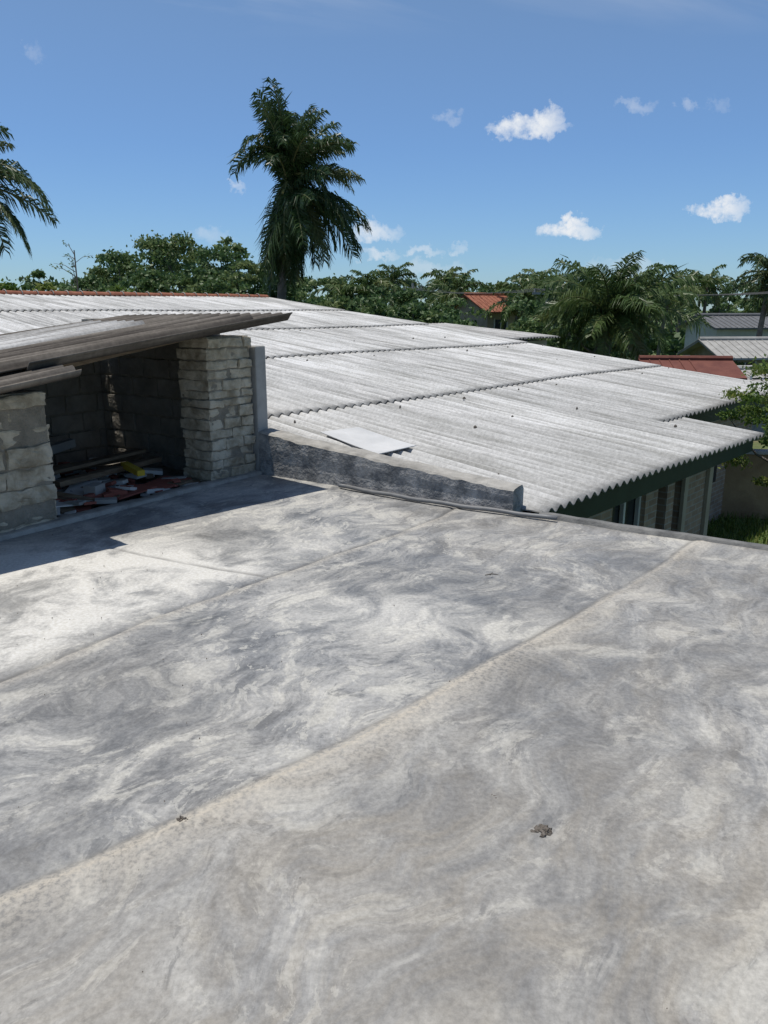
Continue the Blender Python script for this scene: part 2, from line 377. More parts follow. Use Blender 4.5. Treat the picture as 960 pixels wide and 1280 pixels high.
def HF(Q,S,z): 
    return A0[None,None,:]-Q[...,None]*G1+S[...,None]*G2+z[...,None]*Z if np.ndim(Q)==2 else A0-Q*G1+S*G2+z*Z
zf=lambda Q,S: plane_z(Q)
near=lambda q: np.where(q<2.85,-.15*q-.02,np.where(q<5.6,-.45,-14.0))
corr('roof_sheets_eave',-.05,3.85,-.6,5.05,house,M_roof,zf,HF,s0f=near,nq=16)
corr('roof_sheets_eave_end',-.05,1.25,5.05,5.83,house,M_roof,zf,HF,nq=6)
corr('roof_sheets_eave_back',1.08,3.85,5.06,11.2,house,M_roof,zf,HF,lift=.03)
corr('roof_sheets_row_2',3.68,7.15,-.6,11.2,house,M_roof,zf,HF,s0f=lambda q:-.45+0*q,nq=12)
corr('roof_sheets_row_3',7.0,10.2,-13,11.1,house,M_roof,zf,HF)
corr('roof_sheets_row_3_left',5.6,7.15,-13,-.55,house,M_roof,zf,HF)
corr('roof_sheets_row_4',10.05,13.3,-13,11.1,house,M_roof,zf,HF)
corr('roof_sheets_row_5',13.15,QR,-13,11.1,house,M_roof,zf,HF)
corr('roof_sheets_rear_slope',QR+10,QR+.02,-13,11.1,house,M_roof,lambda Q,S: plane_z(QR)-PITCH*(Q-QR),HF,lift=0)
mb=MB(); s=-13
while s<11.0:
    L=.40; r0=.10+random.uniform(-.008,.008); nseg=8; V=[];F=[]
    for e,(ss,rr) in enumerate(((s,r0),(s+L*.93,r0*.86))):
        for k in range(nseg+1):
            a=math.pi*k/nseg; V.append(HF(QR+rr*1.25*math.cos(a),ss,plane_z(QR)-.0+rr*math.sin(a)*1.0))
    for k in range(nseg): F.append([k,k+1,nseg+2+k,nseg+1+k])
    mb.add(V,F,0)
    mb.tube([HF(QR+.12*math.cos(a),s-.01,plane_z(QR)+.115*math.sin(a)) for a in np.linspace(.1,math.pi-.1,6)],.013,6,1)
    s+=L*.97
mb.build('ridge_tiles',[M_tile,M_parapet_top],house,True)
mb=MB()
mb.box(A0,-G1,G2,Z,(.07,.10),(.02,5.78),(-.30,-.10),0)
mb.box(A0,-G1,G2,Z,(.10,.60),(.05,5.75),(-.30,-.285),0)
mb.box(A0,-G1,G2,Z,(.10,1.2),(5.74,5.775),(-.26,-.09),0)
mb.box(A0,-G1,G2,Z,(1.20,1.23),(5.78,11.1),(-.17,.045),0)
mb.box(A0,-G1,G2,Z,(1.23,1.75),(5.80,11.05),(-.17,-.155),0)
mb.build('fascia_boards',[M_green],house)
mb=MB(); QSV=[]
def hw(q0,q1,s0,s1,z0,z1,mi=0):
    mb.box(A0,-G1,G2,Z,(q0,q1),(s0,s1),(z0,z1),mi)
    for z in (z0,z1):
        for s_ in (s0,s1):
            for q_ in (q0,q1): QSV.append((s_+q_,z,0))
QW=.55
wins=[(1.0,1.9),(2.6,3.5)]
prev=.1
for a,b_ in wins:
    hw(QW,QW+.18,prev,a,G,-.20); hw(QW,QW+.18,a,b_,G,G+.55); hw(QW,QW+.18,a,b_,-.36,-.20)
    hw(QW+.12,QW+.14,a,b_,G+.55,-.36,1)
    hw(QW+.06,QW+.11,a,a+.05,G+.55,-.36,2); hw(QW+.06,QW+.11,b_-.05,b_,G+.55,-.36,2); hw(QW+.06,QW+.11,(a+b_)/2-.025,(a+b_)/2+.025,G+.55,-.36,2)
    prev=b_
hw(QW,QW+.18,prev,3.85,G,-.20)
hw(QW+.55,QW+.73,3.85,5.0,G,-.15,1)
hw(QW,QW+.2,4.15,4.38,G,-.31,0)
hw(QW,QW+.18,4.62,5.60,G,-.31)
hw(QW-.05,QW-.003,4.60,4.72,G,-.31,3)
hw(QW-.05,QW-.003,5.48,5.62,G,-.31,3)
hw(QW+.18,1.65,5.42,5.598,G,-.1)
hw(1.62,1.8,5.602,10.9,G,.02)
for a in (6.2,8.2): 
    hw(1.612,1.618,a,a+.9,G+.8,-.45,1)
hw(1.8,QR+9.5,10.7,10.9,G,.1)
hw(QR+9.3,QR+9.5,-12.8,10.68,G,.4)
hw(2.9,3.1,-.35,5.08,G,.15)
mb.build('house_walls',[M_brick,M_glass,M_white,M_cream],house,attrs={'qs':np.array(QSV)})
mb=MB()
V=[HF(q,s,plane_z(q)-.13) for q,s in ((1.8,10.7),(1.8,10.9),(QR,10.9),(QR,10.7))]+[HF(q,s,.0) for q,s in ((1.8,10.7),(1.8,10.9),(QR,10.9),(QR,10.7))]
mb.add(V,[[0,1,2,3],[4,7,6,5],[0,4,5,1],[3,2,6,7],[0,3,7,4],[1,5,6,2]],0)
mb.build('gable_wall',[M_cream],house)
mb=MB()
for q in (.9,2.2,3.4,5.0,6.6,8.2,9.7,11.4,13.0):
    for s_ in np.arange(.3,11,1.52/1.0):
        s2=round((s_+random.uniform(-.3,.3))/.152)*.152
        if q<1.2 and s2>5.6: continue
        if random.random()<.35: continue
        c=HF(q+random.uniform(-.15,.15),s2,plane_z(q)+.035)
        r=random.uniform(.010,.020)
        mb.tube([c-Z*.02,c+Z*.0,c+Z*.012],[r*1.3,r,r*.4],6,0)
mb.build('roofing_bolts',[M_mud],house)
def loose():
    c=HF(2.30,.42,plane_z(2.30)+.052); ax=G1*.97-G2*.1; ay=G2
    mb=MB(); n=8; V=[];F=[]
    for i in range(n+1):
        for j in range(n+1):
            u=i/n-.5; v=j/n-.5
            V.append(c+ax*u*.95+ay*v*.58+Z*(-PITCH*u*.95+.06*max(u,0)**2+.02*u*v+.004))
    for i in range(n):
        for j in range(n): F.append([i*(n+1)+j,(i+1)*(n+1)+j,(i+1)*(n+1)+j+1,i*(n+1)+j+1])
    mb.add(V,F,0); o=mb.build('loose_flat_sheet',[M_loose],None,False)
    m=o.modifiers.new('t','SOLIDIFY'); m.thickness=.008
loose()
# ---------------------------------------------------------------- block shed on the left
shed=empty('block_shed')
T1=np.array([-.80,7.0,0]); 
def rz(P): return 1.535+.141*float((np.asarray(P)-T1)@G2)
def pillar(name,d0,d1,n0,n1,ztop,course=.105,j=.013):
    mb=MB(); mb.box(C0,D,N,Z,(d0+.018,d1-.018),(n0+.014,n1-.014),(-.1,ztop-.02),1)
    z=-.08; k=0
    while z<ztop-.03:
        h=course*random.uniform(.75,1.2); h=min(h,ztop-z)
        w=d1-d0; cut=[0,.5+random.uniform(-.14,.14),1] if k%2 else [0,.28+random.uniform(-.08,.08),.74+random.uniform(-.08,.08),1]
        if random.random()<.3: cut=[0,.66+random.uniform(-.1,.1),1]
        for a,b_ in zip(cut[:-1],cut[1:]):
            x0=d0+a*w; x1=d0+b_*w; o1=random.uniform(-.018,.018)
            rough(mb,C0,D,N,Z,(x0+x1)/2+random.uniform(-.012,.012),(n0+n1)/2+o1,z+h/2,(x1-x0)-random.uniform(-.004,.010),(n1-n0)+random.uniform(-.01,.02),h-random.uniform(.004,.012),j,0,9,True)
        z+=h; k+=1
    mb.build(name,[M_block,M_mortar],shed,False)
pillar('right_pier',-.60,-.02,.04,.42,1.37,.092,.015)
pillar('left_pier',-3.35,-2.22,.05,.45,1.03,.14,.020)
mb=MB(); mb.box(C0,D,N,Z,(.0,.15),(.0,.30),(-.05,1.25)); mb.build('plastered_jamb',[M_plaster],shed,bevel=.012)
mb=MB()
def blockwall(ax,ay,a0,a1,w,th,zt):
    mb.box(C0,ax,ay,Z,(a0,a1),(w+.02,w+th-.02),(-.15,zt((a0+a1)/2)-.05),1)
    z=-.1;k=0
    while z<1.55:
        a=a0-(.2 if k%2 else 0)
        while a<a1:
            x0=max(a,a0);x1=min(a+.4,a1)
            if x1-x0>.06 and z+.1<zt((x0+x1)/2): rough(mb,C0,ax,ay,Z,(x0+x1)/2,w+th/2+random.uniform(-.008,.008),z+.1,x1-x0-.018,th,.185,.010,0,8)
            a+=.4
        z+=.2;k+=1
blockwall(D,N,-5.2,.0,2.2,.16,lambda a: rz(C0+D*a+N*2.2)-.07)
blockwall(N,-D,.46,2.18,-.02-.0,.16,lambda a: rz(C0+N*a)-.08)
blockwall(N,-D,.46,2.18,5.0,.16,lambda a: .8)
mb.build('shed_block_walls',[M_cblock,M_mortar],shed)
mb=MB()
n=30; V=[];F=[]
for i in range(n+1):
    for j in range(n+1):
        a=-5.2+5.2*i/n; b_=.06+2.2*j/n; V.append(C0+D*a+N*b_+Z*(-.045+.035*noise.noise(Vector((a*3,b_*3,0)))))
for i in range(n):
    for j in range(n): F.append([i*(n+1)+j,(i+1)*(n+1)+j,(i+1)*(n+1)+j+1,i*(n+1)+j+1])
mb.add(V,F); mb.build('shed_floor',[M_soil],shed,True)
mb=MB(); mb.box(C0,D,N,Z,(-5.2,.1),(.1,2.4),(G,-.12)); mb.build('shed_base',[M_cream],shed)
mb=MB()
def beam(P0,P1,w,h,dz):
    P0=np.asarray(P0);P1=np.asarray(P1); ax=P1-P0; L=np.linalg.norm(ax[:2]); ax=ax.copy(); ax[2]=0; ax/=L
    ay=np.cross(Z,ax); a=P0+Z*(rz(P0)-dz); b_=P1+Z*(rz(P1)-dz)
    V=[]
    for e in (a,b_):
        for sy,sz in ((-1,0),(1,0),(1,-1),(-1,-1)): V.append(e+ay*w/2*sy+Z*h*sz)
    mb.add(V,[[0,1,2,3],[4,7,6,5],[0,4,5,1],[1,5,6,2],[2,6,7,3],[3,7,4,0]])
q1=C0+N*.22
beam(q1+D*.1,q1-D*5.2,.07,.09,.045)
q2=C0+N*2.05
beam(q2+D*.1,q2-D*5.2,.07,.09,.045)
mb.build('roof_beams',[M_wood],shed)
def SF(Q,S,z):
    return T1+Q[...,None]*G2-S[...,None]*G1+z[...,None]*Z
def szf(Q,S): return 1.535+.141*Q-.012*S
corr('shed_roof_lower',-5.4,-2.12,-.27,2.75,shed,M_oldroof,lambda Q,S:szf(Q,S)-.035,SF,lift=.0,pitch=.150,sag=.010,thick=.012,jit=.07,sheetw=.9,amp=.030)
corr('shed_roof_upper',-2.30,.0,.0,2.75,shed,M_oldroof,szf,SF,lift=.018,pitch=.150,sag=.010,thick=.012,jit=.05,sheetw=.9,amp=.030)
corr('shed_roof_overlay',-2.9,-.35,.06,1.0,shed,M_oldroof,lambda Q,S:szf(Q,S)+.035,SF,lift=.01,pitch=.150,sag=.008,thick=.012,jit=.06,sheetw=.9,amp=.030)
corr('shed_roof_pale_sheet',-3.6,-.75,1.1,2.2,shed,M_whitesheet,lambda Q,S:szf(Q,S)+.05,SF,lift=.0,pitch=.150,sag=.01,thick=.01,jit=.03,sheetw=.8)
mb=MB()
def plank(a,b_,ang,L,w,t,z,mi,tilt=0):
    ax=D*math.cos(ang)+N*math.sin(ang); ay=np.cross(Z,ax); ax=ax*math.cos(tilt)+Z*math.sin(tilt); az=np.cross(ax,ay)
    mb.box(C0+D*a+N*b_+Z*z,ax,ay,az,(-L/2,L/2),(-w/2,w/2),(-t/2,t/2),mi)
plank(-1.15,.80,.15,1.3,.09,.045,.14,0); plank(-1.3,1.05,.05,1.5,.12,.03,.19,0,.03); plank(-1.2,1.35,-.05,1.6,.10,.06,.12,0)
plank(-1.05,.62,1.25,.42,.07,.05,.16,1,.04); plank(-1.5,1.5,.3,1.2,.08,.08,.26,2,.05)
plank(-.95,.35,.2,.5,.3,.012,.03,4,.05); plank(-1.7,.55,.7,.7,.25,.012,.05,3,.12); plank(-1.35,.30,.1,.45,.2,.012,.04,4,.04); plank(-1.9,.35,-.2,.5,.22,.012,.05,3,-.08)
plank(-2.0,.8,1.9,.9,.04,.04,.10,0,.15); plank(-1.95,.6,2.2,.8,.03,.03,.12,0,.2); plank(-1.6,.45,.4,.16,.11,.13,.07,2)
for _ in range(170):
    a=random.uniform(-2.2,-.65); b_=random.uniform(.15,1.9)
    plank(a,b_,random.uniform(0,3),random.uniform(.05,.24),random.uniform(.04,.15),random.uniform(.01,.04),random.uniform(0,.07),random.choice([0,2,3,3,4,4,4,2,0]),random.uniform(-.3,.3))
mb.build('rubble_and_planks',[M_wood,M_yellow,M_plaster,M_white,M_redshard])
# ---------------------------------------------------------------- crumbs on the slab
def clump(name,x,y,r,n,seed):
    rr=random.Random(seed); mb=MB()
    for _ in range(n):
        a=rr.uniform(0,6.28); d=r*rr.random()**.7; s_=r*rr.uniform(.25,.5)
        rough(mb,np.array([x+d*math.cos(a),y+d*math.sin(a),.012+s_*.2]),E1,E2,Z,0,0,0,s_*rr.uniform(.8,1.6),s_,s_*.6,s_*.7,0,90)
    mb.build(name,[M_mud],None,True)
clump('mud_clump',.495,2.10,.028,22,1); clump('mud_clump',-.64,2.16,.020,9,2); clump('mud_clump',-.242,1.89,.009,5,3); clump('mud_clump',.369,2.28,.012,6,4)
clump('mud_clump',.26,2.05,.006,4,5)
mb=MB()
for _ in range(300):
    p=random.uniform(.2,7); r=random.uniform(.3,7.4); P=C0+E1*p+E2*r; s_=random.uniform(.001,.0035)
    mb.tube([P+Z*.008,P+Z*(.012+s_)],[s_,s_*.3],4)
mb.build('grit',[M_mud],None,True)
mb=MB(); P=np.array([.62,4.50,.02]); mb.tube([P,P+np.array([.04,.006,.006]),P+np.array([.08,-.004,.004])],[.003,.004,.002],5); mb.tube([P+np.array([.03,0,0]),P+np.array([.05,.03,.008])],[.003,.001],5); mb.build('twig',[M_mud],None,True)
# ---------------------------------------------------------------- vegetation
def leafquads(Cn,size,asp=.45,up=.0):
    n=len(Cn); a=rng.normal(size=(n,3)); a/=np.linalg.norm(a,axis=1)[:,None]; b_=rng.normal(size=(n,3))
    b_=np.cross(a,b_); b_/=np.linalg.norm(b_,axis=1)[:,None]+1e-9
    s=(size*rng.uniform(.6,1.35,n))[:,None]
    V=np.stack([Cn-a*s*.5,Cn+b_*s*asp*.5,Cn+a*s*.5,Cn-b_*s*asp*.5],1).reshape(-1,3)
    F=np.arange(4*n).reshape(-1,4); return V,F
def crown(cx,cy,zb,zt,R,nleaf,size,lobes=12,squash=1.0):
    h=(zt-zb); Cs=[];Vr=[]
    L=[]
    for _ in range(lobes):
        t=rng.uniform(0,1); a=rng.uniform(0,6.28); rr=R*.85*math.sqrt(rng.uniform(0,1))*math.sqrt(max(.1,1-(2*t-.85)**2*.6))
        L.append((cx+rr*math.cos(a),cy+rr*math.sin(a),zb+h*(.12+.76*t),R*rng.uniform(.14,.34)))
    L.append((cx,cy,zt-R*.22,R*.22))
    per=nleaf//len(L); tone=rng.uniform(-.15,.28)
    for (x,y,z,r) in L:
        d=rng.normal(size=(per,3)); d/=np.linalg.norm(d,axis=1)[:,None]; d[:,2]=np.where(d[:,2]<-.3,-d[:,2]*.6,d[:,2])
        rad=r*rng.uniform(.35,1.0,per)**.6*rng.uniform(.8,1.45,per)
        Cs.append(np.array([x,y,z])+d*rad[:,None]*np.array([1,1,.70])); Vr.append(np.clip(rng.uniform(.10,.75)+tone+rng.normal(0,.14,per),0,1))
    return np.concatenate(Cs),np.concatenate(Vr),L
def trunk_limbs(mb,cx,cy,z0,zb,L,r,mi=0):
    top=np.array([cx+rng.uniform(-.2,.2),cy,zb+.3]); mb.tube([np.array([cx,cy,z0]),(np.array([cx,cy,z0])+top)/2+rng.uniform(-.1,.1,3),top],[r,r*.8,r*.6],7,mi)
    for l in L[:6]: 
        e=np.array(l[:3]); m=(top+e)/2+np.array([0,0,-.15]); mb.tube([top,m,e],[r*.5,r*.3,r*.1],5,mi)
prof_az=[-1.3,-.6,-.479,-.42,-.36,-.32,-.26,-.20,-.14,-.05,.04,.12,.17,.24,.32,.40,.48,.6,1.3]
prof_el=[.06,.05,.030,.046,.040,.068,.080,.076,.055,.042,.036,.034,.036,.030,.034,.032,.032,.04,.05]
def clearing(az,zt,Y):
    """gardens around the neighbouring houses are kept low"""
    if .095<az<.165: return min(zt,1.6-.012*Y)
    if .345<az<.50: return min(zt,1.6-.060*Y)
    return zt
def treeline():
    Cs=[];Va=[];S=[]; mb=MB()
    for az in np.arange(-1.3,1.3,.023):
        Y=rng.uniform(58,88); el=np.interp(az,prof_az,prof_el)*rng.uniform(.66,1.18); x=(az+rng.uniform(-.01,.01))*Y
        vis=abs(az)<.62
        zt=1.6+el*Y; R=rng.uniform(2.0,3.6); c,v,L=crown(x,Y,zt-R*1.9,zt,R,800 if vis else 260,.4)
        Cs.append(c);Va.append(v);S.append(np.full(len(c),.42)); trunk_limbs(mb,x,Y,G,zt-R*1.9,L,.22)
        c,v,L=crown(x+1,Y-4,G-.3,max(zt-R*1.4,G+2),R*1.1,220 if vis else 120,.5,8); Cs.append(c);Va.append(v*.8);S.append(np.full(len(c),.6))
    for az,el,Y,R in ((-.325,.070,42,2.2),(-.285,.085,44,2.5),(-.245,.088,43,2.3),(-.20,.078,40,2.2),(-.175,.060,38,1.8),(-.235,.055,36,2.0),(-.29,.050,36,2.0),(-.36,.042,40,1.8),(-.14,.045,37,1.7),(-.07,.040,42,1.8),(-.02,.028,40,1.6),(.03,.025,44,1.6)):
        zt=1.6+el*Y; c,v,L=crown(az*Y,Y,zt-R*1.7,zt,R,3400,.22,26); Cs.append(c);Va.append(np.clip(v+.1,0,1));S.append(np.full(len(c),.20)); trunk_limbs(mb,az*Y,Y,G,zt-R*1.7,L,.18)
    for i in range(44):
        az=rng.uniform(.02,.80) if i>14 else rng.uniform(-.1,.3); Y=rng.uniform(30,48); el=rng.uniform(-.018,.018); R=rng.uniform(1.1,2.1); zt=1.6+el*Y
        if .30<az<.345: zt-=.5
        zt=max(clearing(az,zt,Y),G+.8); R=min(R,(zt-G)*.8)
        c,v,L=crown(az*Y,Y,max(zt-R*1.8,G),zt,R,1300,.22,15); Cs.append(c);Va.append(v);S.append(np.full(len(c),.21)); trunk_limbs(mb,az*Y,Y,G,max(zt-R*1.8,G+.3),L,.12)
    for i in range(50):
        az=rng.uniform(.22,.85); Y=rng.uniform(22,34); R=rng.uniform(.7,1.3); zt=G+rng.uniform(.8,2.2)
        zt=max(min(zt,clearing(az,zt,Y)),G+.5)
        c,v,L=crown(az*Y,Y,G-.2,zt,R,700,.18,9); Cs.append(c);Va.append(np.clip(v+.15,0,1));S.append(np.full(len(c),.16))
    for i in range(34):
        az=rng.uniform(-.75,0.02); Y=rng.uniform(31,37); R=rng.uniform(1.2,2); zt=1.6+rng.uniform(.0,.022)*Y
        c,v,L=crown(az*Y,Y,G+1.5,zt,R,1000,.22,12); Cs.append(c);Va.append(np.clip(v+.1,0,1));S.append(np.full(len(c),.20))
    Cn=np.concatenate(Cs);va=np.concatenate(Va);sz=np.concatenate(S)
    V,F=leafquads(Cn,sz,.6)
    par=empty('distant_trees')
    np_mesh('foliage',V,F,M_tree,par,False,{'var':np.repeat(va,4)}); mb.build('trunks',[M_bark],par)
treeline()
def palm(name,x,y,ztop,z0,L,nf,lean=(0,0),leafstep=60,elmin=-60,elmax=85,lw=.05,bias=None,dry=3,tr=.16,seed=0,leaf=.75,dr=(75,115),gap=False,M=None):
    M=M or M_palm
    rr=random.Random(seed); par=empty(name); mb=MB()
    top=np.array([x,y,ztop]); base=np.array([x-lean[0],y-lean[1],z0]); pts=[];rad=[]
    for i in range(11):
        t=i/10; p=base*(1-t)+top*t; p=p+np.array([lean[0],lean[1],0])*(-.25*math.sin(math.pi*t)); pts.append(p); rad.append(tr*(1.5-.7*t) if t<.15 else tr*(1.15-.35*t))
    mb.tube(pts,rad,10); mb.build('trunk',[M_bark],par,True)
    V=[];F=[];va=[];nV=0
    RB=MB()
    for k in range(nf):
        u=(k+.5)/nf; az=k*2.39996+rr.uniform(-.3,.3); el=math.radians(elmax+(elmin-elmax)*u**.9+rr.uniform(-9,9))
        Lk=L*rr.uniform(.82,1.1)*(.80+.25*math.sin(math.pi*min(u*1.2,1)))
        h=np.array([math.cos(az),math.sin(az),0]); 
        if bias is not None:
            h=h+np.array([bias[0],bias[1],0])*.35; h/=np.linalg.norm(h)
        droop=math.radians(rr.uniform(*dr))*(1.0 if el>0 else .5)
        off=np.array([0,0,.1])
        if gap:
            e_=math.degrees(el)
            if h[0]<.25:      # sheltered side: fronds held upright or collapsed against the trunk
                if e_>45: el=math.radians(rr.uniform(76,89)); droop=math.radians(rr.uniform(5,42)); Lk*=.92
                elif e_>5: el=math.radians(rr.uniform(60,80)); droop=math.radians(rr.uniform(140,175)); Lk*=.72
                else: el=math.radians(rr.uniform(-84,-50))
            elif e_>60: droop*=.8
            elif e_>-20: Lk*=.84
            off=np.array([0,0,rr.uniform(-.5,.35)])
        n=14; p=top+off; e=el; P=[p]; T=[]
        for i in range(n):
            t=i/n; e2=e-droop*(t**1.6); e2=max(e2,-math.radians(88)); d=h*math.cos(e2)+Z*math.sin(e2); T.append(d); p=p+d*Lk/n; P.append(p)
        T.append(T[-1]); P=np.array(P);T=np.array(T); RB.tube(list(P[::2]),[.045*(1-j/8)+.007 for j in range(len(P[::2]))],5)
        side=np.cross(h,Z); side/=np.linalg.norm(side); v0=rr.uniform(0,.65); isdry=(k>=nf-dry)
        roll=rr.uniform(-.9,.9)
        for i in range(leafstep):
            if rr.random()<.05: continue
            t=.10+.9*i/(leafstep-1); f=t*n; i0=min(int(f),n-1); fr=f-i0; b0=P[i0]*(1-fr)+P[i0+1]*fr; tg=T[i0]
            upv=np.cross(side,tg); 
            ll=leaf*Lk/3.2*(.35+.75*math.sin(math.pi*min(1,(.12+t*.80))))*rr.uniform(.75,1.15)
            for sg in (-1,1):
                sd=side*math.cos(roll)*sg+upv*(math.sin(roll)*sg)
                jx=np.array([rr.gauss(0,.11),rr.gauss(0,.11),rr.gauss(0,.11)])
                d1=sd*.72+tg*.62+upv*.22+np.array([0,0,-.12])+jx; d1/=np.linalg.norm(d1); d2=sd*.40+tg*.45-Z*rr.uniform(.35,.95)+jx; d2/=np.linalg.norm(d2)
                m=b0+d1*ll*.5; tp=m+d2*ll*.55
                tw=rr.uniform(-.9,.9); w=(tg*math.cos(tw)+upv*math.sin(tw))*lw*.5
                V+= [b0-w*.5,b0+w*.5,m+w,m-w,tp+w*.15,tp-w*.15]; F+=[[nV,nV+1,nV+2,nV+3],[nV+3,nV+2,nV+4,nV+5]]; nV+=6
                vv=(.95 if isdry else v0+.12*rr.random()); va+=[vv]*6
    np_mesh('fronds',V,F,M,par,False,{'var':va}); RB.build('frond_ribs',[M],par,True,attrs={'var':np.full(RB.n,.8)})
    mb=MB()
    for _ in range(9):
        a=rr.uniform(0,6.28); c=top+np.array([.28*math.cos(a),.28*math.sin(a),-.25-rr.random()*.35]); r=.13
        mb.tube([c+Z*r*k for k in (-1.1,-.8,-.2,.4,.9,1.1)],[.02,r*.6,r,r*.85,r*.4,.02],8)
    mb.build('coconuts',[M_coco],par,True)
palm('coconut_palm',-3.2,28,5.75,G,3.2,96,(.5,0),70,-86,89,.05,(.30,0),4,.17,3,.78,(45,105),gap=True)
palm('coconut_palm',-12.9,25.5,5.3,G,2.8,44,(-.4,0),60,-80,80,.055,None,5,.17,5,.75,(70,115))
palm('coconut_palm',8.5,30,1.2,G,3.1,46,(.2,0),64,-30,88,.06,(-.1,0),2,.2,8,.85,(45,95),M=M_palm2)
palm('coconut_palm',17.2,36,3.0,G,2.2,30,(.3,0),40,-80,80,.06,None,4,.13,9,.7)
k=10
for az,el,Y,L in ((-.02,.018,46,2.0),(.012,.030,60,2.3),(.09,.016,50,2.4),(.075,.028,55,2.0),(.19,.022,52,2.3),(-.34,.018,44,1.8),(.355,.014,54,2.1),(.40,.026,60,2.2),(.32,.024,55,2.3),(.47,.006,48,1.8),(.17,.004,42,2.0),(-.05,.004,40,2.1),(.225,.010,44,2.0),(.175,.012,46,2.0),(.375,.020,58,2.1)):
    palm('coconut_palm',az*Y,Y,1.6+el*Y,G,L,20,(random.uniform(-.6,.6),0),26,-50,80,.11,None,2,.13,k,.85,M=M_palm2); k+=1
def near_tree(name,x,y,zb,zt,R,n,size,matl,lobes=16):
    par=empty(name); c,v,L=crown(x,y,zb,zt,R,n,size,lobes); V,F=leafquads(c,np.full(len(c),size),.5)
    np_mesh('leaves',V,F,matl,par,False,{'var':np.repeat(v,4)}); mb=MB(); trunk_limbs(mb,x,y,G,zb+.2,L,.06); mb.build('trunk',[M_bark],par,True)
near_tree('leafy_tree',6.0,11.6,-1.3,1.15,.95,8500,.07,M_bush,40)
near_tree('leafy_tree',9.9,17.5,-1.4,.3,1.3,3600,.13,M_tree)
near_tree('leafy_tree',-12.8,30.5,-.5,2.6,1.5,3200,.2,M_bush)
near_tree('leafy_tree',-15.2,31.5,-.5,2.7,1.6,3200,.2,M_bush)
near_tree('leafy_tree',-10.3,31.0,-.5,2.5,1.3,3000,.2,M_bush)
mb=MB(); b0=np.array([-11.3,29.0,G]); tp=np.array([-11.0,29.0,3.6]); mb.tube([b0,(b0+tp)/2+np.array([.15,0,0]),tp],[.05,.04,.02],6)
lv=[]
for i in range(16):
    t=.60+.4*i/16; p=b0*(1-t)+tp*t; a=random.uniform(-1.3,1.3); d=np.array([math.sin(a),random.uniform(-.3,.3),math.cos(a)*.9]); L=random.uniform(.35,.9)
    m=p+d*L*.6; e=p+d*L+np.array([math.sin(a)*.2,0,-.08]); mb.tube([p,m,e],[.016,.010,.004],4)
    for _ in range(7): lv.append(m+(e-m)*random.random()+np.array([random.uniform(-.08,.08) for _ in range(3)]))
sp=empty('bare_sapling'); mb.build('stems',[M_bark],sp); V,F=leafquads(np.array(lv),np.full(len(lv),.13),.4); np_mesh('leaves',V,F,M_tree,sp,False,{'var':np.full(len(V),.7)})
def grass():
    n=9000; x=rng.uniform(4.6,9.5,n); y=rng.uniform(9.8,15,n); h=rng.uniform(.05,.18,n); a=rng.uniform(0,6.28,n); w=.012
    B=np.stack([x,y,np.full(n,G)],1); dx=np.stack([np.cos(a)*w,np.sin(a)*w,np.zeros(n)],1); t=B+np.stack([rng.normal(0,.04,n),rng.normal(0,.04,n),h],1)
    V=np.stack([B-dx,B+dx,t+dx*.2,t-dx*.2],1).reshape(-1,3); np_mesh('grass',V,np.arange(4*n).reshape(-1,4),M_bush,None,False,{'var':np.repeat(rng.uniform(0,1,n),4)})
grass()
